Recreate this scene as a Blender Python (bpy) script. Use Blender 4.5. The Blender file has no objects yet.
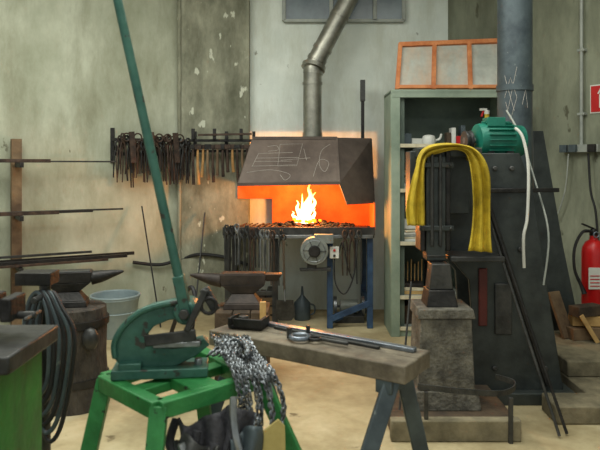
import bpy, bmesh, math, random
from mathutils import Vector, Matrix
random.seed(7)
S=bpy.context.scene
V=Vector
def C(r,g,b):
    f=lambda c:(c/255/12.92) if c/255<=.04045 else ((c/255+.055)/1.055)**2.4
    return (f(r),f(g),f(b),1)
def M(name,a,b=None,rough=.6,metal=0.0,scale=6,bump=.15,c=None,stretch=(1,1,1),detail=8,lo=.35,hi=.65,fleck=None,fl=.68,grime=None,gs=.8,gst=(1,1,.3),spec=.5):
    m=bpy.data.materials.new(name); m.use_nodes=True
    nt=m.node_tree; N=nt.nodes; L=nt.links
    bs=N['Principled BSDF']; bs.inputs['Roughness'].default_value=rough; bs.inputs['Metallic'].default_value=metal
    bs.inputs['Specular IOR Level'].default_value=spec
    b=b or a
    tc=N.new('ShaderNodeTexCoord'); mp=N.new('ShaderNodeMapping'); mp.inputs['Scale'].default_value=stretch
    L.new(tc.outputs['Object'],mp.inputs['Vector'])
    n=N.new('ShaderNodeTexNoise'); n.inputs['Scale'].default_value=scale; n.inputs['Detail'].default_value=detail; n.inputs['Roughness'].default_value=.65
    L.new(mp.outputs[0],n.inputs['Vector'])
    r=N.new('ShaderNodeValToRGB'); r.color_ramp.elements[0].position=lo; r.color_ramp.elements[1].position=hi
    r.color_ramp.elements[0].color=C(*a); r.color_ramp.elements[1].color=C(*b)
    if c:
        e=r.color_ramp.elements.new((lo+hi)/2); e.color=C(*c)
    L.new(n.outputs['Fac'],r.inputs[0])
    out=r.outputs[0]
    if grime:
        mp2=N.new('ShaderNodeMapping'); mp2.inputs['Scale'].default_value=gst; mp2.inputs['Location'].default_value=(3.3,1.7,5.1)
        L.new(tc.outputs['Object'],mp2.inputs['Vector'])
        n4=N.new('ShaderNodeTexNoise'); n4.inputs['Scale'].default_value=gs*3; n4.inputs['Detail'].default_value=9; n4.inputs['Roughness'].default_value=.72
        L.new(mp2.outputs[0],n4.inputs['Vector'])
        r4=N.new('ShaderNodeValToRGB'); r4.color_ramp.elements[0].position=.45; r4.color_ramp.elements[1].position=.72
        r4.color_ramp.elements[0].color=(0,0,0,1); r4.color_ramp.elements[1].color=(.85,.85,.85,1)
        L.new(n4.outputs['Fac'],r4.inputs[0])
        mx=N.new('ShaderNodeMixRGB'); L.new(r4.outputs[0],mx.inputs[0]); L.new(out,mx.inputs[1]); mx.inputs[2].default_value=C(*grime)
        out=mx.outputs[0]
    if fleck:
        n2=N.new('ShaderNodeTexNoise'); n2.inputs['Scale'].default_value=scale*3.1; n2.inputs['Detail'].default_value=5
        L.new(mp.outputs[0],n2.inputs['Vector'])
        r2=N.new('ShaderNodeValToRGB'); r2.color_ramp.elements[0].position=fl; r2.color_ramp.elements[1].position=fl+.03
        L.new(n2.outputs['Fac'],r2.inputs[0])
        mx=N.new('ShaderNodeMixRGB'); L.new(r2.outputs[0],mx.inputs[0]); L.new(out,mx.inputs[1]); mx.inputs[2].default_value=C(*fleck)
        out=mx.outputs[0]
    L.new(out,bs.inputs['Base Color'])
    if bump:
        bp=N.new('ShaderNodeBump'); bp.inputs['Strength'].default_value=bump; bp.inputs['Distance'].default_value=.02
        n3=N.new('ShaderNodeTexNoise'); n3.inputs['Scale'].default_value=scale*4; n3.inputs['Detail'].default_value=6
        L.new(mp.outputs[0],n3.inputs['Vector']); L.new(n3.outputs['Fac'],bp.inputs['Height']); L.new(bp.outputs[0],bs.inputs['Normal'])
    return m
def EM(name,col,st):
    m=bpy.data.materials.new(name); m.use_nodes=True
    bs=m.node_tree.nodes['Principled BSDF']; bs.inputs['Base Color'].default_value=C(*col)
    bs.inputs['Emission Color'].default_value=C(*col); bs.inputs['Emission Strength'].default_value=st
    return m

plL=M('plaster_green',(160,164,142),(196,200,180),.9,scale=2.2,bump=.25,stretch=(1,1,.6),fleck=(112,110,92),fl=.715,grime=(136,136,112),spec=.2)
plP=M('plaster_bare',(104,106,90),(166,166,146),.9,scale=3,bump=.35,stretch=(1.4,1.4,.7),fleck=(200,202,184),fl=.66,grime=(92,92,76),gs=1.2,spec=.2)
plW=M('plaster_white',(212,220,212),(232,238,230),.85,scale=1.6,bump=.1,fleck=(130,130,114),fl=.72,grime=(194,198,182),gs=1.2,spec=.2)
plR=M('plaster_grey',(114,118,102),(150,154,134),.9,scale=2,bump=.25,stretch=(1,1,.5),fleck=(92,92,76),fl=.68,grime=(92,94,78),spec=.2)
flo=M('floor_concrete',(146,132,100),(200,188,154),.8,scale=1.4,bump=.12,c=(180,166,130),fleck=(112,100,74),fl=.69,grime=(134,118,84),gs=.6,gst=(1,1,1),spec=.25)
conc=M('rough_concrete',(92,86,68),(146,136,110),.9,scale=5,bump=.4)
cei=M('ceiling_paint',(196,198,188),(210,212,202),.9)
blk=M('black_iron',(22,22,22),(50,48,46),.5,.4,scale=12,bump=.2)
rst=M('rusty_iron',(38,30,26),(86,68,56),.6,.35,scale=14,bump=.2)
drk=M('dark_steel',(44,46,46),(78,78,76),.45,.5,scale=9,bump=.15)
stl=M('worn_steel',(110,114,116),(160,164,166),.35,.8,scale=10,bump=.1)
chn=M('chain_steel',(96,100,104),(152,158,162),.38,.85,scale=14,bump=.05)
brt=M('bright_steel',(116,126,138),(160,168,178),.3,.8,scale=14,bump=.05)
galv=M('galvanised',(122,122,114),(164,162,150),.38,.7,scale=7,bump=.05)
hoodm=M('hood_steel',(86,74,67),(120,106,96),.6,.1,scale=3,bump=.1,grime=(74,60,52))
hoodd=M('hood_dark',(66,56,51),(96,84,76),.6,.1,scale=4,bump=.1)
org=M('firelit_orange_steel',(226,98,30),(244,128,56),.7,scale=6,bump=.1)  # orange hearth plates, with the fire's glow put into their base colour
blue=M('blue_paint',(30,52,80),(56,84,116),.5,.1,scale=8)
cab=M('cabinet_paint',(118,134,118),(152,166,148),.5,.05,scale=3,bump=.05)
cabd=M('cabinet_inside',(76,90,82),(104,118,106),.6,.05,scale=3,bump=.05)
orw=M('orange_wood',(184,102,52),(222,146,92),.6,scale=8)
glas=M('dusty_glass',(164,168,160),(200,204,194),.3,scale=5,bump=.05,grime=(204,160,120),gs=1)
wglas=M('window_glass',(84,98,106),(114,128,134),.25,scale=3,bump=.02)
wood=M('worn_wood',(86,68,50),(138,114,84),.75,scale=5,bump=.3)
bench=M('grey_timber',(78,70,58),(140,130,110),.75,scale=6,bump=.3,grime=(62,52,40),gs=1.5,gst=(1,1,1))
woodd=M('dark_wood',(46,38,30),(88,72,54),.8,scale=6,bump=.4)
woodl=M('light_wood',(170,134,80),(198,164,106),.7,scale=8)
hdl=M('hammer_handle',(150,110,60),(194,150,94),.6,scale=14)
grn=M('green_paint',(34,108,54),(56,140,76),.45,.1,scale=10,fleck=(34,52,36),fl=.66)
grnB=M('bright_green_paint',(22,98,34),(36,128,48),.45,.1,scale=6,grime=(18,50,22),gs=2)
teal=M('teal_paint',(40,82,72),(64,108,94),.42,.25,scale=8,fleck=(54,56,50),fl=.62)
mot=M('motor_green',(14,96,80),(28,122,102),.45,.1,scale=8)
yel=M('yellow_leather',(170,146,22),(208,180,48),.75,scale=9,bump=.3,grime=(132,112,26),gs=3,gst=(1,1,1))
slate=M('slate_paint',(60,70,76),(86,98,102),.5,.3,scale=6,fleck=(112,120,118),fl=.68)
mach=M('machine_dark',(36,42,42),(62,68,66),.5,.25,scale=6)
dred=M('dark_red_paint',(72,24,22),(98,36,30),.5,.1,scale=6)
red=M('red_paint',(180,18,20),(200,28,28),.35,scale=5,bump=0)
wht=M('white_plastic',(208,208,200),(222,222,214),.5,scale=5,bump=0)
crm=M('cream_paper',(190,180,150),(216,208,182),.8,scale=20)
rub=M('black_rubber',(18,18,19),(34,34,36),.6,scale=15)
lea=M('dark_leather',(34,34,38),(72,72,78),.7,scale=9,bump=.5)
gry=M('light_grey_paint',(140,146,140),(168,172,164),.5,.1,scale=8,bump=.05)
mgr=M('blower_grey',(104,110,106),(142,146,138),.5,.2,scale=10,bump=.08)
tub=M('grey_blue_plastic',(124,140,144),(152,166,168),.4,scale=4,bump=0)
coal=M('coal',(14,13,13),(40,36,34),.7,scale=20,bump=.5)
chk=M('chalk',(168,162,154),(196,190,182),.95,scale=40,bump=0)
ylp=M('ochre_board',(160,144,84),(184,168,104),.8,scale=6)
emb=EM('embers',(255,96,16),6)

fm=bpy.data.materials.new('flame'); fm.use_nodes=True
nt=fm.node_tree; bs=nt.nodes['Principled BSDF']
g=nt.nodes.new('ShaderNodeNewGeometry'); sx=nt.nodes.new('ShaderNodeSeparateXYZ'); mr=nt.nodes.new('ShaderNodeMapRange')
mr.inputs['From Min'].default_value=.90; mr.inputs['From Max'].default_value=1.22
cr=nt.nodes.new('ShaderNodeValToRGB'); cr.color_ramp.elements[0].color=(1,.80,.42,1); cr.color_ramp.elements[1].color=(1,.26,.03,1)
nt.links.new(g.outputs['Position'],sx.inputs[0]); nt.links.new(sx.outputs['Z'],mr.inputs['Value']); nt.links.new(mr.outputs[0],cr.inputs[0])
nt.links.new(cr.outputs[0],bs.inputs['Emission Color']); bs.inputs['Emission Strength'].default_value=5
bs.inputs['Base Color'].default_value=(1,.4,.1,1)

def basis(d):
    d=V(d).normalized(); a=V((0,0,1)) if abs(d.z)<.95 else V((1,0,0))
    x=d.cross(a).normalized(); return x, x.cross(d).normalized(), d
def catmull(pts,n,closed=False):
    P=[V(p) for p in pts]; out=[]; k=len(P); rng=k if closed else k-1
    for i in range(rng):
        if closed: a,b,c,d=P[i-1],P[i],P[(i+1)%k],P[(i+2)%k]
        else: a,b,c,d=P[max(i-1,0)],P[i],P[i+1],P[min(i+2,k-1)]
        for j in range(n):
            t=j/n
            out.append(.5*((2*b)+(c-a)*t+(2*a-5*b+4*c-d)*t*t+(3*b-a-3*c+d)*t**3))
    if not closed: out.append(P[-1])
    return out
class B:
    def __init__(s,name): s.n=name; s.v=[]; s.f=[]; s.m=[]; s.mats=[]; s.T=Matrix()
    def add(s,vs,fs,mat):
        if mat not in s.mats: s.mats.append(mat)
        k=s.mats.index(mat); o=len(s.v)
        s.v+=[s.T@V(v) for v in vs]
        for f in fs: s.f.append([i+o for i in f]); s.m.append(k)
    def hexa(s,p,mat): s.add(p,[(0,3,2,1),(4,5,6,7),(0,1,5,4),(1,2,6,5),(2,3,7,6),(3,0,4,7)],mat)
    def box(s,c,z,mat,rz=0,R=None):
        R=R or Matrix.Rotation(rz,3,'Z'); c=V(c); x,y,h=z[0]/2,z[1]/2,z[2]/2
        s.hexa([c+R@V(q) for q in [(-x,-y,-h),(x,-y,-h),(x,y,-h),(-x,y,-h),(-x,-y,h),(x,-y,h),(x,y,h),(-x,y,h)]],mat)
    def frus(s,cx,cy,z0,z1,b,t,mat,rz=0):
        R=Matrix.Rotation(rz,3,'Z'); c=V((cx,cy,0)); p=[]
        for (w,d),z in ((b,z0),(t,z1)):
            for q in ((-1,-1),(1,-1),(1,1),(-1,1)): p.append(c+R@V((q[0]*w/2,q[1]*d/2,z)))
        s.hexa(p,mat)
    def bar(s,p0,p1,w,h,mat,up=(0,0,1)):
        p0=V(p0);p1=V(p1);d=(p1-p0).normalized(); u=V(up)
        if abs(d.dot(u.normalized()))>.97: u=V((0,1,0))
        x=d.cross(u).normalized()*w/2; y=x.cross(d).normalized()*h/2
        s.hexa([p0-x-y,p0+x-y,p0+x+y,p0-x+y,p1-x-y,p1+x-y,p1+x+y,p1-x+y],mat)
    def tube(s,pts,r,mat,seg=8,sm=0,closed=False):
        if sm:
            if isinstance(r,(list,tuple)):
                rr=[]
                for i in range(len(pts)-1):
                    for j in range(sm): rr.append(r[i]+(r[i+1]-r[i])*j/sm)
                rr.append(r[-1]); r=rr
            pts=catmull(pts,sm,closed)
        P=[V(p) for p in pts]; n=len(P)
        if not isinstance(r,(list,tuple)): r=[r]*n
        vs=[];x=None
        for i in range(n):
            if closed: t=(P[(i+1)%n]-P[i-1])
            else: t=P[min(i+1,n-1)]-P[max(i-1,0)]
            t=t.normalized() if t.length>1e-9 else V((0,0,1))
            if x is None: x,y,_=basis(t)
            else:
                x=(x-t*x.dot(t)).normalized(); y=x.cross(t)
            for j in range(seg):
                a=2*math.pi*j/seg; vs.append(P[i]+(x*math.cos(a)+y*math.sin(a))*r[i])
        fs=[]
        for i in range(n if closed else n-1):
            for j in range(seg):
                a=i*seg+j; b=i*seg+(j+1)%seg; k=((i+1)%n)*seg
                fs.append((a,b,k+(j+1)%seg,k+j))
        if not closed: fs+=[tuple(range(seg))[::-1],tuple(range((n-1)*seg,n*seg))]
        s.add(vs,fs,mat)
    def cyl(s,a,b,r,mat,r2=None,seg=20): s.tube([a,b],[r,r if r2 is None else r2],mat,seg)
    def lathe(s,prof,o,ax,mat,seg=24):
        x,y,d=basis(ax); o=V(o); vs=[]
        for r,h in prof:
            for j in range(seg):
                a=2*math.pi*j/seg; vs.append(o+d*h+(x*math.cos(a)+y*math.sin(a))*max(r,1e-4))
        n=len(prof);fs=[(i*seg+j,i*seg+(j+1)%seg,(i+1)*seg+(j+1)%seg,(i+1)*seg+j) for i in range(n-1) for j in range(seg)]
        fs+=[tuple(range(seg))[::-1],tuple(range((n-1)*seg,n*seg))]
        s.add(vs,fs,mat)
    def prism(s,pts,o,ux,uy,th,mat):
        o=V(o);ux=V(ux).normalized();uy=V(uy).normalized();w=ux.cross(uy).normalized()*th/2;n=len(pts)
        a=[o+ux*p[0]+uy*p[1] for p in pts]
        s.add([q-w for q in a]+[q+w for q in a],[tuple(range(n))[::-1],tuple(range(n,2*n))]+[(i,(i+1)%n,n+(i+1)%n,n+i) for i in range(n)],mat)
    def ring(s,c,ax,R,r,mat,seg=24,rs=8,a0=0,a1=None):
        x,y,d=basis(ax);c=V(c)
        if a1 is None: s.tube([c+(x*math.cos(2*math.pi*i/seg)+y*math.sin(2*math.pi*i/seg))*R for i in range(seg)],r,mat,rs,closed=True)
        else: s.tube([c+(x*math.cos(a0+(a1-a0)*i/seg)+y*math.sin(a0+(a1-a0)*i/seg))*R for i in range(seg+1)],r,mat,rs)
    def ball(s,c,r,mat,sc=(1,1,1),sg=10,jit=0):
        vs=[];c=V(c)
        for i in range(1,sg//2):
            for j in range(sg):
                a=math.pi*i/(sg//2);b=2*math.pi*j/sg;q=1+random.uniform(-jit,jit)
                vs.append(c+V((math.sin(a)*math.cos(b)*sc[0],math.sin(a)*math.sin(b)*sc[1],math.cos(a)*sc[2]))*r*q)
        n=len(vs);vs+=[c+V((0,0,r*sc[2])),c-V((0,0,r*sc[2]))];k=sg//2-1
        fs=[(i*sg+j,(i+1)*sg+j,(i+1)*sg+(j+1)%sg,i*sg+(j+1)%sg) for i in range(k-1) for j in range(sg)]
        fs+=[(n,j,(j+1)%sg) for j in range(sg)]+[(n+1,(k-1)*sg+(j+1)%sg,(k-1)*sg+j) for j in range(sg)]
        s.add(vs,fs,mat)
    def surf(s,fn,nu,nv,mat):
        s.add([fn(i/nu,j/nv) for j in range(nv+1) for i in range(nu+1)],
              [(j*(nu+1)+i,j*(nu+1)+i+1,(j+1)*(nu+1)+i+1,(j+1)*(nu+1)+i) for j in range(nv) for i in range(nu)],mat)
    def done(s,bevel=0,solid=0,smooth=True):
        lo=[min(v[i] for v in s.v) for i in range(3)];hi=[max(v[i] for v in s.v) for i in range(3)]
        o=V(((lo[0]+hi[0])/2,(lo[1]+hi[1])/2,lo[2]))
        me=bpy.data.meshes.new(s.n);me.from_pydata([v-o for v in s.v],[],s.f)
        for m in s.mats: me.materials.append(m)
        me.polygons.foreach_set('material_index',s.m)
        bm=bmesh.new();bm.from_mesh(me);bmesh.ops.recalc_face_normals(bm,faces=bm.faces);bm.to_mesh(me);bm.free()
        if smooth:
            me.polygons.foreach_set('use_smooth',[True]*len(me.polygons)); me.set_sharp_from_angle(angle=math.radians(42))
        ob=bpy.data.objects.new(s.n,me);S.collection.objects.link(ob);ob.location=o
        if solid:
            q=ob.modifiers.new('s','SOLIDIFY');q.thickness=solid;q.offset=0
        if bevel:
            q=ob.modifiers.new('b','BEVEL');q.width=bevel;q.segments=2;q.limit_method='ANGLE';q.angle_limit=math.radians(50)
        return ob

def LW(t,off,z): return V((-1.134-.861*t+.509*off,6.3-.509*t-.861*off,z))
def RW(t,off,z): return V((1.434+.558*t-.83*off,6.3-.83*t-.558*off,z))
H=3.6
# ---------- room ----------
b=B('floor'); b.box((0,2.5,-.05),(13,9.4,.1),flo); b.done()
b=B('ceiling'); b.box((0,2.5,H+.05),(13,9.4,.1),cei); b.done()
b=B('wall_back'); b.box((.15,6.4,H/2),(2.9,.2,H),plW); b.done()
def wallq(name,f,t0,t1,mat):
    b=B(name); b.hexa([f(t0,0,0),f(t1,0,0),f(t1,-.2,0),f(t0,-.2,0),f(t0,0,H),f(t1,0,H),f(t1,-.2,H),f(t0,-.2,H)],mat); b.done()
wallq('wall_left',LW,0,5.6,plL); wallq('wall_right',RW,0,6,plR)
b=B('trim_pilaster'); b.box((-.81,6.25,H/2),(.65,.1,H),plP); b.done(.006)
b=B('trim_cornerpipe'); b.cyl((-1.15,6.2,.0),(-1.15,6.2,H),.018,plP,seg=10); b.done()
b=B('window_1')
x0,x1,z0,z1=-.155,1.0,2.79,3.4
b.box(((x0+x1)/2,6.285,(z0+z1)/2),(x1-x0,.02,z1-z0),wglas)
for x in (x0,.30,.72,x1): b.box((x,6.27,(z0+z1)/2),(.035,.05,z1-z0),gry)
for z in (z0,z1): b.box(((x0+x1)/2,6.27,z),(x1-x0,.05,.03),gry)
b.done(.003)

# ---------- forge ----------
b=B('forge_hood')
TL,TR,BL,BR=V((-.423,5.85,1.643)),V((.33,5.85,1.643)),V((-.532,5.56,1.228)),V((.335,5.56,1.24))
TR2,BR2=V((.66,6.0,1.643)),V((.665,5.80,1.06)); BRl=V((.40,5.56,1.06))
TBL,TBR=V((-.423,6.22,1.643)),V((.66,6.22,1.643)); BBL=V((-.6,6.22,1.228)); BBR=V((.665,6.22,1.06))
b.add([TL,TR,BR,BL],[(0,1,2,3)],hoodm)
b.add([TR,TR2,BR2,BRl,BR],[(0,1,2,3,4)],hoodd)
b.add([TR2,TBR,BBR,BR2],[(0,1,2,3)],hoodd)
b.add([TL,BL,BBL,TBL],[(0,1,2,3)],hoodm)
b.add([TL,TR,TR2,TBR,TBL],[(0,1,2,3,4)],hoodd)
b.bar(BL+V((0,-.006,.006)),BR+V((0,-.006,.006)),.012,.022,hoodd)
b.bar(TL+V((0,-.008,0)),TR+V((0,-.008,0)),.02,.02,hoodd)
b.bar(TR+V((0,-.006,0)),BR+V((0,-.006,0)),.012,.012,hoodm,up=(0,-1,0))
b.done(0,.008,smooth=False)
b=B('chalk_drawing')
nrm=(BL-TL).cross(TR-TL).normalized()
if nrm.y>0: nrm=-nrm
F=lambda u,v:(TL*(1-u)+TR*u)*(1-v)+(BL*(1-u)+BR*u)*v+nrm*.0055
def st(pts,r=.0016,sm=4): b.tube([F(*p) for p in pts],r,chk,5,sm)
st([(.12,.35),(.5,.33)],sm=0);st([(.1,.45),(.58,.44)],sm=0);st([(.08,.62),(.55,.6)],sm=0);st([(.12,.35),(.09,.62)],sm=0);st([(.1,.52),(.5,.52)],sm=0)
st([(.34,.15),(.6,.14),(.56,.62),(.36,.62),(.34,.15)],sm=0);st([(.38,.5),(.7,.45)],sm=0);st([(.05,.75),(.3,.7),(.5,.8),(.46,.92),(.4,.8)])
st([(.92,.15),(.82,.3),(.8,.6),(.86,.75),(.9,.55),(.8,.5),(.74,.85)]);st([(.2,.2),(.3,.18),(.33,.27),(.22,.3)]);st([(.62,.25),(.66,.5)],sm=0)
b.done()
b=B('forge_hearth')
b.box((-.01,5.88,.80),(1.29,.66,.05),drk)
b.box((-.01,5.545,.835),(1.30,.02,.07),drk)
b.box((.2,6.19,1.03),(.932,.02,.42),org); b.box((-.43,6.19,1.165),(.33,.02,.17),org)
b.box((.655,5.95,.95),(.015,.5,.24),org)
for x,y,m in ((.257,5.585,blue),(.6,5.585,blue),(.6,6.15,blue),(-.62,5.585,drk),(-.214,5.585,drk),(-.62,6.15,drk)):
    b.box((x,y,.39),(.05,.05,.78),m)
b.bar((.26,5.585,.06),(.6,6.15,.06),.04,.05,blue);b.bar((.6,5.585,.2),(.6,6.15,.2),.04,.04,blue)
b.bar((.26,5.57,.08),(.6,5.57,.22),.03,.05,blue);b.bar((-.62,5.585,.3),(-.21,5.585,.3),.03,.04,drk)
b.bar((-.62,5.53,.79),(.62,5.53,.79),.015,.03,stl)
for i in range(7):
    x=-.58+i*.05; b.tube([(x,5.6,.85),(x+.1,5.9,.87)],.007,rst,6)
b.done(.003)
b=B('coal_bed')
for i in range(170):
    a=random.random()*6.28;r=random.random()**.6
    x=.08+math.cos(a)*r*.46;y=5.87+math.sin(a)*r*.22
    b.ball((x,y,.84+.06*(1-r)+random.random()*.01),random.uniform(.012,.026),coal,(1,1,.8),6,.25)
for i in range(34):
    a=random.random()*6.28;r=random.random()*.12
    b.ball((.05+math.cos(a)*r*1.3,5.8+math.sin(a)*r,.90+random.random()*.02),.018,emb,(1,1,.8),6,.25)
b.done()
b=B('forge_fire')
for x,y,h,w,l in ((.05,5.8,.36,.040,.05),(.0,5.8,.20,.030,-.03),(.085,5.82,.27,.030,.055),(.03,5.75,.18,.032,-.01),(-.04,5.83,.10,.02,-.03),(.115,5.78,.13,.02,.02),(.07,5.77,.30,.020,.03),(.02,5.79,.26,.018,.0)):
    z=.885
    b.tube([(x,y,z),(x-l*.4,y,z+h*.2),(x+l*.1,y,z+h*.42),(x+l*.9,y,z+h*.66),(x+l*.5,y,z+h*.85),(x+l*1.0,y,z+h)],[w*.7,w,w*.8,w*.45,w*.22,.001],fm,8,5)
b.done()
b=B('stove_pipe')
pts=[(.115,6,1.62),(.115,6,2.2),(.125,6,2.3),(.18,6,2.42),(.42,6,2.88),(.58,6,3.2),(.66,6,3.6)]
b.tube(pts,.085,galv,24,6)
for p,q in (((.115,6,1.66),(.115,6,1.70)),((.115,6,2.14),(.115,6,2.165)),((.118,6,2.24),(.122,6,2.27)),((.15,6,2.36),(.165,6,2.39)),((.2,6,2.46),(.213,6,2.485)),((.36,6,2.765),(.373,6,2.79))):
    b.cyl(p,q,.092,galv,seg=24)
b.cyl((.12,5.99,2.285),(.13,6.0,2.32),.112,galv,seg=24)
b.done()
b=B('hood_hanger_post'); b.box((.59,6.12,1.9),(.03,.03,.52),blk); b.box((.59,6.12,2.10),(.045,.045,.2),drk); b.done(.003)
b=B('forge_blower')
b.lathe([(.0,0),(.06,0),(.115,.005),(.12,.02),(.12,.09),(.115,.1),(.05,.1),(.045,.13),(0,.13)],(.12,5.42,.68),(0,1,0),mgr)
b.lathe([(.0,0),(.045,0),(.05,.01),(.05,.03),(0,.03)],(.12,5.40,.68),(0,1,0),blk)
b.bar((.12,5.475,.78),(.28,5.475,.78),.08,.075,mgr); b.ring((.12,5.425,.68),(0,1,0),.09,.005,stl)
for a in range(6): b.bar((.12,5.412,.68),(.12+.1*math.cos(a),5.415,.68+.1*math.sin(a)),.005,.005,drk)
b.bar((.1,5.47,.59),(.1,5.47,.52),.08,.02,drk); b.bar((.0,5.47,.52),(.25,5.5,.52),.06,.02,drk);b.box((.245,5.53,.52),(.03,.14,.03),drk)
b.done(.003)
b=B('switch_box'); b.box((.29,5.51,.66),(.08,.05,.10),wht); b.box((.29,5.48,.68),(.02,.015,.02),red); b.box((.29,5.48,.635),(.02,.015,.02),blk); b.done(.005)
b=B('blower_cable'); b.tube([(.29,5.50,.61),(.3,5.48,.4),(.38,5.46,.32),(.46,5.48,.5),(.47,5.52,.78)],.007,rub,6,6)
b.tube([(.33,5.50,.66),(.36,5.47,.75),(.4,5.47,.55),(.44,5.5,.44)],.006,rub,6,6); b.done()
# things stored under the hearth
b=B('angle_grinder')
b.box((.44,5.85,.03),(.26,.2,.06),drk); b.cyl((.36,5.85,.13),(.52,5.85,.13),.06,mgr,seg=18); b.cyl((.30,5.85,.13),(.33,5.85,.13),.09,stl,seg=24); b.cyl((.55,5.85,.13),(.58,5.85,.13),.09,stl,seg=24); b.cyl((.28,5.85,.13),(.60,5.85,.13),.012,drk,seg=8); b.box((.44,5.85,.08),(.08,.1,.06),drk); b.done(.003)
b=B('wooden_crate')
for z in (.04,.12,.20):
    for y in (5.72,5.98): b.box((-.40,y,z),(.36,.015,.065),wood)
    for x in (-.58,-.22): b.box((x,5.85,z),(.015,.26,.065),wood)
b.box((-.40,5.85,.01),(.36,.26,.015),woodd)
for i in range(5): b.box((-.53+i*.065,5.85,.14+.03*(i%3)),(.05,.2,.24),random.choice([rst,drk,blk,mgr]))
b.done(.002)
b=B('oil_can')
b.lathe([(0,0),(.07,0),(.075,.01),(.075,.15),(.03,.2),(.015,.22),(.008,.30),(0,.30)],(.02,5.9,0),(0,0,1),slate,20)
b.tube([(.09,5.9,.14),(.13,5.9,.12),(.13,5.9,.06),(.09,5.9,.04)],.008,slate,8,5); b.done()

def tongs(b,o,ux,L,sp=.022,jw=.07,mat=blk,r=.0055,uy=(0,0,-1)):
    o=V(o);ux=V(ux);d=V(uy);n=ux.cross(d)*.006
    for s in (1,-1):
        b.tube([o-d*jw+ux*s*.004,o-d*jw*.6+ux*s*.018,o-d*.012+ux*s*.01+n*s,o+d*.03-ux*s*.014+n*s,o+d*L*.5-ux*s*sp,o+d*L-ux*s*(sp*.8)],[r*1.3,r*1.4,r*1.7,r*1.2,r,r*.9],mat,6,4)
    b.cyl(o-n*1.8,o+n*1.8,r*1.9,mat,seg=8)
b=B('hanging_tongs')
for i in range(10):
    x=-.62+i*.043
    tongs(b,(x,5.50-.012*(i%2),.80+random.uniform(-.03,.04)),V((1,0,0)),random.uniform(.26,.42),sp=random.uniform(.012,.024),mat=random.choice([blk,rst,drk,stl]),r=.007)
for x in (-.16,.38,.44,.5): tongs(b,(x,5.50,.78),(1,0,0),random.uniform(.28,.4),mat=random.choice([drk,rst]),r=.007)
b.done()
b=B('ash_shovel')
b.tube([(-.14,5.47,.77),(-.13,5.45,.34)],.009,woodd,8); b.tube([(-.13,5.45,.36),(-.125,5.44,.26)],.008,stl,8)
b.prism([(-.07,0),(.07,0),(.085,-.14),(.05,-.18),(-.05,-.18),(-.085,-.14)],(-.125,5.44,.27),(1,0,0),(.0,-.15,1),.006,drk)
b.ring((-.14,5.47,.79),(0,1,0),.022,.006,blk,12,6); b.cyl((-.14,5.44,.80),(-.14,5.535,.80),.006,blk,seg=8)
b.done()

# ---------- wall racks ----------
b=B('tong_rack')
for z in (1.63,1.50): b.bar(LW(.70,.10,z),LW(-.02,.10,z),.015,.03,blk)
for t in (.68,.35,.02):
    b.bar(LW(t,0,1.63),LW(t,.12,1.63),.02,.02,blk); b.bar(LW(t,.01,1.74),LW(t,.01,1.42),.035,.02,blk)
dr=V((.861,.509,0))
for i in range(34):
    t=.67-i*.0205; k=random.uniform(-.10,.10)
    tongs(b,LW(t,.13+.018*(i%3),1.57+random.uniform(-.05,.05)),dr,random.uniform(.20,.40),sp=random.uniform(.010,.03),mat=random.choice([blk,rst,rst,drk]),r=random.uniform(.006,.009),uy=(k*.86,k*.5,-1))
for t in (.6,.5,.3,.22,.1): b.ring(LW(t,.19,1.65),LW(0,1,0)-LW(0,0,0),.035,.007,rst,14,6)
for t in (.56,.38,.15): b.bar(LW(t,.2,1.7),LW(t-.02,.2,1.42),.05,.015,rst,up=(.5,-.86,0))
b.done()
b=B('hammer_rack')
for z in (1.63,1.53): b.bar((-1.04,6.12,z),(-.40,6.12,z),.015,.025,blk)
for x in (-1.0,-.7,-.44): b.bar((x,6.2,1.63),(x,6.1,1.63),.02,.02,blk); b.box((x,6.19,1.6),(.03,.02,.24),blk)
for i in range(13):
    x=-1.0+i*.046; y=6.09-.02*(i%2); L=random.uniform(.24,.38); z=1.58
    b.tube([(x,y,z),(x,y-.01,z-L*.5),(x+random.uniform(-.015,.015),y,z-L)],[.010,.013,.016],random.choice([hdl,hdl,wood,rst]),8,2)
    w=random.uniform(.024,.034)
    b.box((x,y,z-.01),(.04+w*.6,w*1.4,w*1.5),rst if i%3 else blk,random.uniform(-.3,.3))
for x in (-1.0,-.8,-.55): b.box((x,6.08,1.69),(.03,.03,.10),blk) 
b.bar((-.95,6.06,1.68),(-.45,6.06,1.69),.02,.02,rst)
b.done(.003)
b=B('steel_stock_rack')
b.bar(LW(1.5,.06,.0),LW(1.5,.06,1.62),.08,.08,wood,up=(.5,-.86,0))
b.bar(LW(2.9,.06,.0),LW(2.9,.06,1.62),.08,.08,wood,up=(.5,-.86,0))
for t in (1.5,2.9):
    for z in (1.40,.97,.55): b.bar(LW(t,.0,z),LW(t,.4,z),.03,.04,blk)
def sb(t0,t1,off,z,r,m): b.bar(LW(t0,off,z),LW(t1,off,z),r,r,m)
sb(3.4,.68,.14,1.43,.014,drk);sb(3.2,1.25,.2,1.435,.03,rst);sb(3.4,.62,.14,1.005,.016,drk);sb(3.4,.9,.2,1.0,.02,blk);sb(3.2,1.2,.3,1.005,.03,rst)
sb(3.4,.52,.14,.60,.028,blk);sb(3.4,.7,.2,.59,.03,drk);sb(3.4,.62,.27,.60,.03,blk);sb(3.2,.8,.33,.585,.02,rst);sb(3.4,.9,.16,.64,.02,drk)
b.done(.002)
b=B('wall_cable')
b.tube([LW(.5,.04,.5),LW(.25,.05,.46),LW(0.05,.07,.5),(-.95,6.18,.55),(-.7,6.18,.52),(-.5,6.18,.45)],.016,rub,8,6)
b.done()
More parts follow.
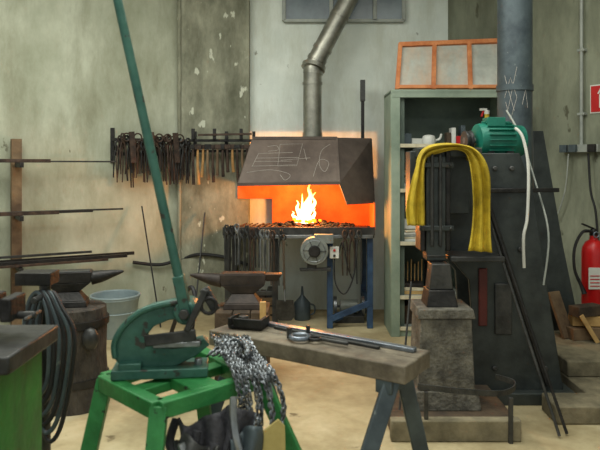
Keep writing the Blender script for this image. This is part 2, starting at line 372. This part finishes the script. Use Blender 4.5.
b=B('leaning_rod'); b.tube([(-1.46,6.0,1.02),(-1.2,5.6,.0)],.007,blk,6); b.tube([(-.9,6.15,.95),(-.95,5.8,.0)],.008,drk,6); b.done()
b=B('plastic_tub')
b.lathe([(.0,0),(.15,0),(.155,.01),(.19,.30),(.2,.31),(.2,.33),(.185,.33),(.145,.03),(0,.03)],(-1.52,5.35,0),(0,0,1),tub,28)
b.ring((-1.52,5.35,.33),(0,0,1),.195,.01,tub,28); b.ring((-1.52,5.35,.2),(0,0,1),.177,.006,tub,28)
b.done()

# ---------- anvils ----------
def anvil(b,T,mat,s=1,face=None):
    b.T=T
    b.frus(0,0,0,.04*s,(.26*s,.19*s),(.25*s,.18*s),mat); b.frus(0,0,.04*s,.10*s,(.24*s,.17*s),(.15*s,.09*s),mat)
    b.frus(0,0,.10*s,.16*s,(.15*s,.09*s),(.30*s,.11*s),mat); b.frus(0,0,.16*s,.235*s,(.30*s,.11*s),(.32*s,.115*s),mat)
    b.tube([(.15*s,0,.185*s),(.22*s,0,.195*s),(.30*s,0,.212*s),(.37*s,0,.225*s)],[.05*s,.042*s,.025*s,.006*s],mat,14,4)
    b.frus(-.20*s,0,.185*s,.235*s,(.08*s,.06*s),(.14*s,.10*s),mat)
    b.box((0,0,.238*s),(.30*s,.10*s,.01*s),face or drk)
    b.T=Matrix()
b=B('blacksmith_anvil')
anvil(b,Matrix.Translation((-1.36,3.82,.575))@Matrix.Rotation(math.radians(12),4,'Z'),blk,.85); b.done(.004)
b=B('anvil_stump')
b.lathe([(.0,0),(.205,0),(.20,.06),(.185,.3),(.19,.5),(.185,.57),(.175,.575),(0,.575)],(-1.33,3.82,0),(0,0,1),M('stump_bark',(38,35,32),(76,70,62),.9,scale=14,bump=1,stretch=(1,1,.35)),28)
for z in (.14,.47): b.lathe([(.19,0),(.202,0),(.202,.04),(.19,.04)],(-1.33,3.82,z),(0,0,1),blk,28)
b.ball((-1.18,3.66,.42),.05,drk,(1,.8,1.3)); b.tube([(-1.5,3.72,.56),(-1.51,3.69,.4),(-1.50,3.68,.3)],.012,blk,8,4)
b.done()
b=B('workshop_anvil'); anvil(b,Matrix.Translation((-.375,4.3,.46))@Matrix.Rotation(math.radians(180),4,'Z'),M('brown_iron',(36,31,28),(66,56,50),.6,.25,scale=9),.95,rst)
b.done(.004)
b=B('anvil_timber_stand')
for i in range(3):
    b.box((-.49+i*.115,4.3,.23),(.11,.32,.46),woodd)
b.box((-.38,4.13,.3),(.38,.015,.05),blk); b.box((-.38,4.13,.1),(.38,.015,.05),blk); b.box((-.235,4.12,.46),(.04,.03,.15),woodl); b.done(.006)
b=B('air_hose')
b.tube([(-.95,4.5,.02),(-.86,4.4,.3),(-.72,4.2,.60),(-.66,4.1,.55),(-.68,4.1,.3),(-.6,4.05,.08),(-.5,4.0,.012),(-.2,4.1,.012)],.014,rub,8,8)
b.done()
# ---------- cabinet ----------
b=B('metal_shelf_cabinet')
x0,x1,y0,y1=.75,1.68,5.3,5.72
t=.02
b.box((x0,(y0+y1)/2,1.0),(t,y1-y0,2.0),cab); b.box((x1,(y0+y1)/2,1.0),(t,y1-y0,2.0),cab)
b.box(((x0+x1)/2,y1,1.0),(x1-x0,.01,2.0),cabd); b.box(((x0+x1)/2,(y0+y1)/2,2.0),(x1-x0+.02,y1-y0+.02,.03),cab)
b.box(((x0+x1)/2,y0,1.975),(x1-x0,.02,.05),cab);b.box(((x0+x1)/2,y0+.02,.04),(x1-x0,.02,.08),cab)
b.box((x0+.03,y0,1.0),(.07,.015,2.0),cab); b.box((x1-.03,y0,1.0),(.07,.015,2.0),cab)
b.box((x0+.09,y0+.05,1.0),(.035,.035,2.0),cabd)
for z in (1.563,1.196,.764,.324,.07):
    b.box(((x0+x1)/2,(y0+y1)/2,z),(x1-x0-.02,y1-y0-.01,.02),gry); b.box(((x0+x1)/2,y0+.005,z-.005),(x1-x0-.1,.012,.03),crm)
b.done(.002)
b=B('shelf_clutter')
def bk(x,y,z,w,d,h,m,rz=0): b.box((x,y,z+h/2),(w,d,h),m,rz)
bk(.98,5.5,1.573,.12,.1,.05,wht,.3); b.lathe([(.0,0),(.05,0),(.06,.03),(.05,.07),(.02,.08),(0,.08)],(1.08,5.45,1.573),(0,0,1),wht,16)
b.tube([(1.12,5.45,1.6),(1.17,5.44,1.62),(1.18,5.43,1.66)],.01,wht,8,4)
for i,(h,m) in enumerate(((.1,woodd),(.14,wht),(.07,red),(.16,slate),(.1,crm),(.12,drk))): bk(1.25+i*.04,5.5,1.573,.036,.1,h,m)
bk(.90,5.45,1.573,.06,.06,.09,slate)
for i in range(7): bk(.91+i*.01,5.46,1.206+i*.022,.17,.2,.02,[crm,wht,gry,crm,drk,wht,crm][i],.1*i)
bk(.91,5.40,1.37,.06,.06,.08,wht);bk(1.02,5.42,1.206,.05,.05,.12,wht)
bk(1.3,5.5,1.206,.3,.2,.16,woodd);bk(1.12,5.5,1.206,.1,.15,.1,blk)
for i in range(5): bk(.93,5.45,.774+i*.018,.2,.2,.016,[wht,crm,gry,wht,crm][i],.08*i)
bk(.92,5.46,.868,.12,.12,.08,wht);bk(1.2,5.5,.774,.2,.2,.2,woodd);bk(.99,5.4,.868,.05,.05,.12,mgr)
for i in range(3): bk(.93,5.46,.334+i*.03,.19,.22,.028,[woodl,crm,blk][i],-.06*i)
bk(1.15,5.5,.334,.16,.2,.25,drk);bk(.95,5.5,.08,.2,.2,.15,woodd);bk(1.3,5.5,.08,.3,.2,.18,drk)
for i in range(6): b.tube([(.88+i*.03,5.5,.42),(.885+i*.03,5.52,.56+.02*(i%3))],.006,woodl,6)
b.done(.003)
b=B('spray_bottle')
b.lathe([(.0,0),(.05,0),(.055,.02),(.055,.16),(.03,.2),(.02,.22),(.02,.25),(0,.25)],(1.55,5.39,1.573),(0,0,1),yel,18)
b.lathe([(.0,0),(.022,0),(.022,.03),(.01,.035),(0,.035)],(1.55,5.39,1.82),(0,0,1),wht,12)
b.bar((1.55,5.39,1.86),(1.49,5.39,1.86),.02,.02,wht);b.bar((1.52,5.39,1.85),(1.505,5.39,1.80),.01,.015,red)
b.done(.002)
b=B('old_window_sash')
P=lambda u,v:V((.80,5.42,2.03))+V((.935,0,.0))*u+(V((.05,.14,.41))*(1-u)+V((.01,.14,.445))*u)*v
nrm2=V((0,-.94,.33))
def mem(a,c,w):
    p,q=P(*a),P(*c);d=(q-p).normalized();b.bar(p,q,.03,w,orw,up=nrm2.cross(d))
mem((0,0.05),(1,.05),.03);mem((0,.97),(1,.97),.04)
for u in (0.01,.335,.665,.99): mem((u,0),(u,1),.035)
for a,c in ((.03,.32),(.35,.65),(.68,.97)):
    q=[P(a,.08)+V((0,.01,0)),P(c,.08)+V((0,.01,0)),P(c,.93)+V((0,.01,0)),P(a,.93)+V((0,.01,0))]
    b.hexa([q[0],q[1],q[1]+V((0,.005,0)),q[0]+V((0,.005,0)),q[3],q[2],q[2]+V((0,.005,0)),q[3]+V((0,.005,0))],glas)
b.done(.003)

# ---------- power hammer ----------
b=B('hammer_foundation_block')
b.box((.79,3.58,.05),(.64,.56,.10),woodd); b.box((.79,3.31,.055),(.66,.06,.11),conc)
b.done(.008)
b=B('power_hammer')
stone=M('cast_anvil_block',(74,72,66),(122,118,106),.85,scale=12,bump=.6,grime=(52,48,42),gs=3)
b.frus(.78,3.6,.10,.20,(.36,.34),(.33,.32),stone); b.frus(.78,3.6,.20,.58,(.30,.30),(.27,.27),stone);b.frus(.78,3.6,.58,.63,(.31,.29),(.29,.28),stone)
b.frus(.77,3.6,.63,.72,(.17,.18),(.14,.15),blk); b.frus(.77,3.6,.72,.86,(.13,.12),(.10,.12),drk)
b.box((.755,3.66,1.16),(.105,.12,.58),mach); b.frus(.755,3.66,.86,.90,(.08,.1),(.11,.13),drk)
for x in (.685,.825): b.box((x,3.70,1.2),(.028,.16,.56),blk)
for x in (.73,.775): b.cyl((x,3.59,.95),(x,3.59,1.46),.010,drk,seg=10)
for z in (1.05,1.40):
    b.box((.755,3.60,z),(.19,.03,.03),mach)
    for x in (.68,.83): b.cyl((x,3.58,z),(x,3.57,z),.010,drk,seg=6)
b.box((.80,3.8,1.30),(.34,.16,.36),mach); b.box((.84,3.72,1.47),(.36,.16,.05),mach)
for y in (3.86,4.20):
    b.prism([(.93,1.47),(1.30,1.47),(1.38,1.25),(1.43,.9),(1.56,.06),(.98,.06),(1.02,.45),(1.0,.72),(.88,.86),(.86,1.1),(.90,1.2)],(0,y,0),(1,0,0),(0,0,1),.03,mach)
b.prism([(1.02,1.42),(1.28,1.42),(1.36,1.22),(1.40,.9),(1.52,.08),(1.06,.08),(1.10,.45),(1.08,.76),(.95,.90),(.95,1.1)],(0,4.03,0),(1,0,0),(0,0,1),.32,M('machine_core',(22,26,26),(38,42,40),.6,.2,scale=6))
b.box((.98,3.75,.88),(.30,.34,.03),drk); b.box((1.28,4.03,.035),(.66,.50,.07),mach)
b.bar((1.10,3.84,1.2),(1.46,3.84,.1),.03,.05,blk,up=(0,-1,0)); b.box((1.20,3.84,.55),(.10,.02,.3),drk)
b.box((1.08,3.838,.62),(.05,.015,.34),dred)
for x,z in ((1.15,1.38),(1.25,1.38),(1.15,.2),(1.45,.2),(1.3,.9)): b.cyl((x,3.845,z),(x,3.825,z),.016,drk,seg=6)
b.bar((1.05,3.8,1.25),(1.55,3.9,1.25),.03,.025,blk)
b.done(.005)
b=B('electric_motor')
ax=V((1,.15,0))
o=V((1.07,3.98,1.55))
b.lathe([(.0,0),(.05,0),(.10,.01),(.105,.03),(.105,.23),(.10,.25),(.095,.26),(.095,.30),(.06,.31),(0,.31)],o,ax,mot,28)
for i in range(22):
    a=i*2*math.pi/22; x,y,d=basis(ax); r=(x*math.cos(a)+y*math.sin(a))
    b.bar(o+d*.05+r*.108,o+d*.22+r*.108,.004,.022,mot,up=r)
b.box((1.19,3.99,1.665),(.11,.11,.05),mot); b.cyl(o-ax*.07,o,.02,stl,seg=12); b.lathe([(.0,0),(.06,0),(.06,.012),(.045,.022),(.06,.032),(.06,.045),(0,.045)],o-ax.normalized()*.07,ax,drk,20)
b.box((1.20,3.99,1.43),(.24,.2,.03),drk); b.box((1.15,3.99,1.48),(.04,.16,.08),drk); b.box((1.27,4.0,1.48),(.04,.16,.08),drk); b.box((1.16,4.02,1.44),(.2,.16,.05),drk)
b.done(.002)
b=B('support_column')
b.cyl((1.46,4.42,.1),(1.46,4.42,H),.115,slate,seg=32); b.lathe([(.0,0),(.15,0),(.15,.03),(0,.03)],(1.46,4.42,.1),(0,0,1),slate,24)
b.lathe([(.115,0),(.122,0),(.122,.04),(.115,.04)],(1.46,4.42,1.9),(0,0,1),slate,32)
b.done()
b=B('chalk_marks')
def cc(a,z): return V((1.46+.117*math.sin(a),4.42-.117*math.cos(a),z))
for pts in ([(-.9,1.85),(-.55,1.98),(-.2,1.85),(-.55,1.70),(-.9,1.85)],[(-.9,2.0),(-.2,1.7)],[(-.2,2.05),(-.8,1.7)],[(.1,1.8),(.3,1.9),(.5,1.75)]):
    q=[]
    for (a,z),(a2,z2) in zip(pts,pts[1:]):
        for k in range(5): q.append(cc(a+(a2-a)*k/5,z+(z2-z)*k/5))
    b.tube(q,.0014,chk,4)
b.done()
b=B('leather_apron')
U=catmull([(.635,0,1.07),(.635,0,1.2),(.652,0,1.36),(.685,0,1.46),(.78,0,1.495),(.88,0,1.497),(.945,0,1.46),(.98,0,1.34),(.99,0,1.15),(.975,0,.93)],5)
def ap(u,v):
    i=min(int(v*(len(U)-1)),len(U)-2); f=v*(len(U)-1)-i; p=U[i].lerp(U[i+1],f); t=(U[i+1]-U[i]).normalized(); n=V((t.z,0,-t.x))
    w=.026+.020*abs(2*v-1)+.008*math.sin(v*19)
    if v>.6: w+=.018*(v-.6)/.4
    top=math.exp(-((v-.5)/.22)**2)
    return p+n*(u-.5)*2*w*(1-.35*top)+V((0,3.545+.018*math.sin(u*13+v*5)+.04*top*u+.012*math.sin(v*23),0))
b.surf(ap,16,60,yel)
def ap2(u,v):
    p=ap(.5,.28+.42*u); return V((p.x,3.56+.20*v,p.z+.004-.01*v*v+.005*math.sin(v*12+u*8)))
b.surf(ap2,30,8,yel)
b.done(0,.005)
b=B('motor_cable')
b.tube([(1.27,3.84,1.62),(1.31,3.82,1.56),(1.335,3.80,1.38),(1.325,3.79,1.1),(1.30,3.78,.98),(1.31,3.8,.8)],.009,wht,8,8)
b.tube([(1.36,4.28,1.76),(1.40,4.15,1.6),(1.44,3.98,1.3),(1.46,3.82,1.0),(1.42,3.79,.70)],.006,gry,8,8)
b.done()
b=B('leaning_bars')
b.tube([(1.055,3.70,1.16),(1.33,3.33,.01)],.008,drk,6); b.tube([(1.09,3.72,1.14),(1.38,3.36,.01)],.008,blk,6); b.tube([(.52,3.4,.12),(.62,3.62,.75)],.006,drk,6); b.done()
b=B('bent_iron_strap')
pp=catmull([(.60,3.32,.27),(.8,3.28,.26),(1.0,3.3,.24),(1.10,3.36,.24),(1.13,3.44,.25),(1.05,3.5,.26)],6)
for a,c in zip(pp,pp[1:]): b.bar(a,c,.006,.03,drk)
b.bar((.64,3.30,.25),(.64,3.30,.11),.02,.02,drk);b.bar((1.06,3.27,.23),(1.06,3.27,.0),.02,.02,drk)
b.done(.001)
b=B('leaning_steel_plate')
b.prism([(0,0),(.34,0),(.22,.6),(.08,1.45),(.0,1.45)],(1.70,4.70,.2),(1,.1,0),(0,.04,1),.02,mach); b.done(.003)
# ---------- steps and right wall ----------
def plan(b,pts,z0,z1,m):
    n=len(pts); b.add([V((x,y,z0)) for x,y in pts]+[V((x,y,z1)) for x,y in pts],[tuple(range(n))[::-1],tuple(range(n,2*n))]+[(i,(i+1)%n,n+(i+1)%n,n+i) for i in range(n)],m)
b=B('concrete_steps')
def wx(y): return 1.434+(6.3-y)*.6723-.012
plan(b,[(1.38,3.5),(3.2,3.5),(wx(3.9),3.9),(wx(4.62),4.62),(1.30,4.62),(1.30,4.30),(1.64,4.30),(1.64,3.72),(1.38,3.72)],0,.10,conc)
plan(b,[(1.64,3.98),(wx(3.98),3.98),(wx(5.2),5.2),(1.64,5.2)],.10,.20,conc)
plan(b,[(1.64,4.63),(wx(4.63),4.63),(wx(5.2),5.2),(1.64,5.2)],0,.10,conc)
b.done(.01)
b=B('floor_plank'); b.bar((1.36,2.90,.02),(1.84,3.37,.02),.12,.04,woodl); b.done(.004)
b=B('wood_offcuts')
b.box((2.02,4.52,.24),(.34,.12,.08),wood,.2); b.box((2.04,4.53,.32),(.3,.1,.07),woodl,-.1); b.bar((1.86,4.50,.2),(1.80,4.62,.50),.10,.025,wood);b.bar((2.02,4.42,.2),(1.92,4.45,.38),.10,.03,woodl); b.box((1.98,4.5,.395),(.22,.1,.07),woodd,.4); b.done(.004)
b=B('fire_extinguisher')
o=RW(1.60,.14,.32)
b.lathe([(.0,0),(.08,0),(.085,.01),(.085,.42),(.08,.46),(.058,.50),(.03,.52),(.028,.55),(0,.55)],o,(0,0,1),red,28)
b.prism([(-.045,0),(.045,0),(.045,.16),(-.045,.16)],o+V((-.03,-.0835,.16)),(1,-.0,0),(0,0,1),.006,wht)
for z in (.18,.205,.23,.255): b.prism([(-.035,0),(.035,0),(.035,.008),(-.035,.008)],o+V((-.03,-.088,z)),(1,0,0),(0,0,1),.003,red)
b.lathe([(.03,0),(.03,.03),(.02,.05),(0,.05)],o+V((0,0,.55)),(0,0,1),blk,16)
b.bar(o+V((0,0,.60)),o+V((-.10,-.03,.64)),.02,.012,blk); b.bar(o+V((0,0,.58)),o+V((-.1,-.03,.58)),.02,.012,blk)
b.ring(o+V((.0,-.045,.56)),(0,1,0),.02,.005,brt,12,6)
b.tube([o+V((-.02,-.02,.58)),o+V((-.1,-.04,.58)),o+V((-.16,-.04,.46)),o+V((-.16,-.04,.3)),o+V((-.11,-.04,.18)),o+V((-.09,-.05,.12))],[.011,.011,.011,.011,.014,.02],rub,8,6)
b.bar(RW(1.60,.0,.72),RW(1.60,.07,.72),.04,.03,blk)
b.done(.002)
b=B('fire_extinguisher_sign')
rd=V((.558,-.83,0)); ts=1.60
b.prism([(-.11,-.11),(.11,-.11),(.11,.11),(-.11,.11)],RW(ts,.006,1.91),rd,(0,0,1),.008,wht)
b.prism([(-.10,-.10),(.10,-.10),(.10,.10),(-.10,.10)],RW(ts,.012,1.91),rd,(0,0,1),.006,red)
b.prism([(-.03,-.07),(.02,-.07),(.02,.03),(.005,.05),(.005,.065),(.04,.055),(.04,.07),(-.02,.08),(-.045,.04),(-.035,.035),(-.012,.06),(-.012,.05),(-.03,.03)],RW(ts,.017,1.91),rd,(0,0,1),.004,wht)
b.prism([(.035,-.07),(.05,-.06),(.075,-.02),(.07,.02),(.06,.0),(.05,.01),(.035,-.03)],RW(ts,.017,1.91),rd,(0,0,1),.004,wht)
b.done()
b=B('electrical_conduit')
b.tube([RW(1.43,.03,1.52),RW(1.43,.03,H)],.014,gry,10); 
for z in (1.8,2.3,2.8): b.bar(RW(1.40,.02,z),RW(1.46,.02,z),.05,.02,gry)
b.bar(RW(1.26,.03,1.53),RW(1.58,.03,1.53),.05,.06,gry)
for t in (1.30,1.38,1.54): b.bar(RW(t-.03,.07,1.53),RW(t+.03,.07,1.53),.03,.06,blk if t>1.5 else slate)
b.tube([RW(1.33,.05,1.49),RW(1.30,.05,1.2),RW(1.22,.05,.98),RW(1.15,.05,.9),RW(1.1,.04,.5)],.006,gry,8,6)
b.tube([RW(1.5,.05,1.49),RW(1.52,.05,1.2),RW(1.56,.05,1.05),RW(1.58,.05,.8)],.009,rub,8,6)
b.done(.003)

# ---------- foreground: green stand with lever shear ----------
b=B('green_steel_stand')
q=[V((-.635,2.1,.70)),V((-.405,1.86,.70)),V((-.155,2.1,.70)),V((-.38,2.42,.70))]
for i in range(4): b.bar(q[i],q[(i+1)%4],.045,.05,grn)
c=sum(q,V())/4
b.bar((q[0]+q[3])/2+V((0,0,.008)),(q[1]+q[2])/2+V((0,0,.008)),.10,.036,grn); b.bar((q[0]+q[1])/2,(q[2]+q[3])/2,.06,.03,grn)
feet=[V((-.78,2.06,0)),V((-.45,1.76,0)),V((.20,2.08,0)),V((-.34,2.62,0))]
for a,f in zip(q,feet):
    a=a+(c-a)*.03
    if f.x>0: a=V((-.13,2.1,.7))
    b.bar(a+V((0,0,.01)),f,.05,.04,grn,up=(0,1,0))
b.bar(q[0].lerp(feet[0],.6),q[3].lerp(feet[3],.6),.03,.03,grn)
b.done(.004)
b=B('lever_shear')
K=.0031
prof=[(114,352),(113,335),(121,318),(135,304),(152,297),(172,293),(188,293),(195,302),(187,311),(168,313),(153,319),(146,328),(149,336),(172,338),(204,333),(210,340),(196,351),(175,361),(122,361)]
pl=[((x-160)*K,(365-y)*K) for x,y in prof]
o=V((-.448,2.1,.742)); ux=V((1,.12,0))
b.prism(pl,o,ux,(0,0,1),.045,teal)
rim=[(116,350),(115,335),(123,319),(137,306),(153,299),(172,295),(186,296)]
b.tube([o+ux*((x-160)*K)+V((0,-.028,(365-y)*K)) for x,y in rim],.010,teal,8,5)
b.tube([o+ux*((x-160)*K)+V((0,-.026,(365-y)*K)) for x,y in ((150,334),(172,340),(202,336))],.008,drk,8,4)
b.box(o+V((-.0,0,.0)),(.30,.12,.03),teal,.12); b.box(o+V((-.09,-.03,.02)),(.07,.07,.03),teal,.12)
b.lathe([(.0,0),(.034,0),(.038,.01),(.038,.10),(.032,.11),(0,.11)],o+V((.085,-.055,.19)),(0,1,0),teal,20)
b.lathe([(.0,0),(.018,0),(.018,.02),(0,.02)],o+V((.085,-.075,.19)),(0,1,0),drk,6)
Lp=V((-.355,2.06,.91)); Lt=V((-.606,2.03,2.08))
b.bar(Lp,Lp.lerp(Lt,.12),.034,.042,teal,up=(0,1,0)); b.tube([Lp.lerp(Lt,.08),Lp.lerp(Lt,.5),Lt],[.0155,.0150,.0140],teal,12)
b.bar(Lp+V((-.0,-.02,-.03)),Lp+V((.06,-.02,.10)),.02,.034,drk,up=(0,1,0)); b.bar(Lp+V((.05,0,.10)),Lp+V((.09,0,.03)),.03,.025,drk,up=(0,1,0)); b.ring(Lp+V((.07,-.03,.05)),(0,1,0),.024,.007,blk,16,6)
b.bar(Lp+V((-.13,-.03,-.06)),Lp+V((.03,-.03,-.04)),.012,.035,drk,up=(0,0,1)); b.bar(o+V((-.02,-.032,.083)),o+V((.13,-.03,.088)),.010,.018,stl)
for dx in (-.12,.12): b.cyl(o+V((dx,0,.01)),o+V((dx,0,.035)),.014,stl,seg=6)
b.done(.004)
b=B('steel_chain')
def chain(pts,link=.0165,r=.0028):
    P=catmull(pts,14); L=[0]
    for a,c in zip(P,P[1:]): L.append(L[-1]+(c-a).length)
    n=int(L[-1]/(link*.78)); 
    for k in range(n):
        s=k*link*.78; i=max(j for j in range(len(L)) if L[j]<=s); i=min(i,len(P)-2)
        p=P[i].lerp(P[i+1],(s-L[i])/max(L[i+1]-L[i],1e-6)); x,y,d=basis(P[i+1]-P[i])
        a=(k%2)*math.pi/2+random.uniform(-.5,.5)+.5; w=x*math.cos(a)+y*math.sin(a)
        pts2=[]
        for j in range(10):
            t=2*math.pi*j/10; pts2.append(p+d*(math.cos(t)*link*.62)+w*(math.sin(t)*link*.36))
        b.tube(pts2,r,chn if k%4 else drk,5,closed=True)
for i in range(12):
    a=random.uniform(-.02,.02); s=i/11
    bx=-.29+s*.13
    chain([(bx-.02,2.28+a,.80),(bx+.02,2.18+a,.775+.01*math.sin(i)),(bx+.08,2.03-.02*s,.755),(bx+.11+.015*math.sin(i*2),1.98-.01*(i%2),.66),(bx+.10+.02*math.sin(i),1.972-.012*(i%3),.56-.05*random.random()),(bx+.12,2.0,.50)])
for i in range(6):
    chain([(-.30+i*.02,2.14,.775),(-.24+.01*i,2.22,.80),(-.17,2.18-.02*i,.80),(-.13-.01*i,2.1,.77)])
b.done()
b=B('leather_gloves')
def cl(x0,x1,z0,z1,y,m,ph,sw=.02):
    b.surf(lambda u,v:V((x0+(x1-x0)*u+.02*math.sin(v*4+ph),y-sw*math.sin(u*9+ph+v*3)-.03*math.sin(v*3.14),z1+(z0-z1)*v-.02*math.sin(u*5+ph))),18,18,m)
cl(-.36,-.24,.42,.65,1.93,lea,0); cl(-.28,-.15,.34,.66,1.95,lea,2,.025); cl(-.33,-.22,.46,.60,1.88,drk,4,.015); cl(-.22,-.13,.40,.62,1.91,slate,1,.018)
b.tube([(-.37,1.94,.64),(-.385,1.92,.58),(-.36,1.9,.54),(-.32,1.89,.56),(-.3,1.9,.62)],.009,lea,8,5)
b.tube([(-.37,1.93,.58),(-.36,1.9,.52),(-.31,1.88,.50),(-.27,1.89,.56)],.008,stl,8,5)
b.tube([(-.34,1.86,.60),(-.30,1.85,.52),(-.24,1.85,.55),(-.20,1.86,.47)],.008,stl,8,5)
b.tube([(-.20,1.95,.70),(-.19,1.90,.62),(-.16,1.89,.5),(-.17,1.9,.4)],.008,stl,8,5)
b.done(0,.008)
b=B('ochre_board'); b.prism([(-.07,-.4),(.06,-.4),(.05,-.02),(.03,.0),(-.065,-.07)],(-.095,1.93,.645),(1,.1,0),(.0,.15,1),.012,ylp); b.done(.002)

# ---------- foreground trestle bench ----------
b=B('timber_trestle')
A=V((-.36,2.56,.75)); u=V((.83,-.557,0)); v=V((.557,.83,0)); Lb,Wb=.84,.225
ctr=A+u*Lb/2+v*Wb/2
ang=math.atan2(u.y,u.x)
b.box(ctr+v*(-.0565)-V((0,0,.03)),(Lb,.11,.06),bench,ang); b.box(ctr+v*.0565-V((0,0,.03)),(Lb-.01,.11,.06),bench,ang)
b.box(A+u*.76+v*.11-V((0,0,.08)),(.06,.21,.05),slate,ang); b.box(A+u*.1+v*.11-V((0,0,.08)),(.06,.21,.05),slate,ang)
leg=[((.31,2.16),(.05,2.0)),((.35,2.22),(.52,2.36)),((-.24,2.60),(-.5,2.55)),((-.2,2.68),(-.02,2.95))]
for a,f in leg: b.bar((a[0],a[1],.70),(f[0],f[1],0),.055,.03,slate,up=(0,1,0))
b.bar((-.36,2.57,.38),(.17,2.08,.38),.03,.03,slate); b.bar((.17,2.08,.3),(.43,2.3,.3),.025,.02,slate)
b.done(.005)
b=B('flat_steel_bar'); b.bar((-.17,2.66,.758),(.40,2.255,.758),.03,.014,brt); b.bar((-.10,2.58,.756),(.28,2.29,.756),.014,.01,drk); b.done(.002)
b=B('small_swage_tool')
o=V((-.205,2.60,.752)); b.box(o+V((0,0,.006)),(.14,.09,.012),blk,ang+.3)
for s in (-1,1): b.box(o+V((.065*s*math.cos(ang+.3),.065*s*math.sin(ang+.3),.025)),(.014,.09,.035),blk,ang+.3)
b.box(o+V((0.0,-.045,.025)),(.12,.012,.035),blk,ang+.3); b.cyl(o+V((-.02,0,.01)),o+V((-.02,0,.045)),.02,drk); b.done(.003)
b=B('ring_wrench')
o=V((.0,2.40,.765)); b.ring(o,(0,0,1),.034,.009,brt,24,8); b.ring(o+V((.056,-.02,0)),(0,0,1),.022,.006,blk,20,8); b.tube([o+V((.08,-.03,0)),o+V((.17,-.09,-.0))],.007,drk,8)
b.cyl(o+V((-.04,.02,-.01)),o+V((-.04,.02,.03)),.010,drk,seg=8); b.cyl(o+V((.03,.03,-.01)),o+V((.03,.03,.035)),.008,drk,seg=8); b.done()

# ---------- left foreground vise bench ----------
b=B('green_machine_stand')
b.box((-1.01,1.92,.42),(.38,.30,.84),grnB); b.box((-1.01,1.92,.86),(.46,.36,.05),drk); b.bar((-.825,1.765,.03),(-.825,1.765,.83),.02,.02,grnB)
b.box((-1.01,1.76,.42),(.3,.012,.6),grnB)
b.done(.008)
b=B('bench_vise')
o=V((-1.02,1.97,.885))
b.frus(o.x,o.y,o.z,o.z+.04,(.16,.14),(.10,.09),drk); b.box(o+V((0,0,.075)),(.16,.07,.07),blk); b.box(o+V((.09,0,.085)),(.035,.11,.08),blk); b.box(o+V((.15,0,.085)),(.035,.11,.07),blk)
b.cyl(o+V((.15,0,.06)),o+V((.22,0,.06)),.012,drk,seg=10) ; b.cyl(o+V((.21,-.06,.06)),o+V((.21,.06,.06)),.006,drk,seg=8)
b.done(.006)
b=B('coiled_hose')
for i in range(6):
    x=-1.035+.012*i
    b.tube([(x,2.55,.90),(x+.05,2.52,.85),(x+.07+.008*i,2.50,.72),(x+.06,2.5,.56-.03*i),(x+.0,2.5,.50-.03*i),(x-.04,2.52,.6),(x-.04,2.55,.82)],.009,rub if i%2 else slate,8,6,closed=True)
b.done()
b=B('hose_post'); b.cyl((-1.02,2.6,0),(-1.02,2.6,.93),.022,drk); b.cyl((-1.02,2.62,.88),(-1.0,2.44,.89),.012,drk,seg=10); b.box((-1.02,2.6,.01),(.25,.25,.02),drk)
b.box((-1.05,2.6,.95),(.14,.10,.05),blk); b.done(.003)

# ---------- lamps ----------
tg=EM('tube_glow',(255,255,240),4)
def lamp(x,y,L,W,e,rz=0):
    b=B('fluorescent_lamp'); b.box((x,y,H-.05),(L,.18,.06),wht)
    for s in (-.05,.05): b.cyl((x-L/2+.03,y+s,H-.10),(x+L/2-.03,y+s,H-.10),.014,tg,seg=10)
    b.done()
    l=bpy.data.lights.new('lamp_light','AREA'); l.shape='RECTANGLE'; l.size=L*1.4; l.size_y=W; l.energy=e; l.color=(.98,1,.93)
    o=bpy.data.objects.new('lamp_light',l); S.collection.objects.link(o); o.location=(x,y,H-.13)
lamp(-1.4,3.6,1.6,1.2,84); lamp(1.0,3.2,1.6,1.2,48); lamp(-.2,.8,1.6,1.2,50)
l=bpy.data.lights.new('fire_light','POINT'); l.energy=52; l.color=(1,.38,.09); l.shadow_soft_size=.09
o=bpy.data.objects.new('fire_light',l); S.collection.objects.link(o); o.location=(.05,5.70,1.08)

w=bpy.data.worlds.new('w'); S.world=w; w.use_nodes=True
w.node_tree.nodes['Background'].inputs[0].default_value=(.93,1,.97,1); w.node_tree.nodes['Background'].inputs[1].default_value=.58
S.view_settings.view_transform='Standard'
cd=bpy.data.cameras.new('cam'); co=bpy.data.objects.new('cam',cd); S.collection.objects.link(co)
co.location=(0,0,1.4); co.rotation_euler=(math.radians(90),0,0); cd.lens=39; cd.sensor_width=36; cd.shift_y=-.1
cd.dof.use_dof=True; cd.dof.focus_distance=5.4; cd.dof.aperture_fstop=5
S.camera=co
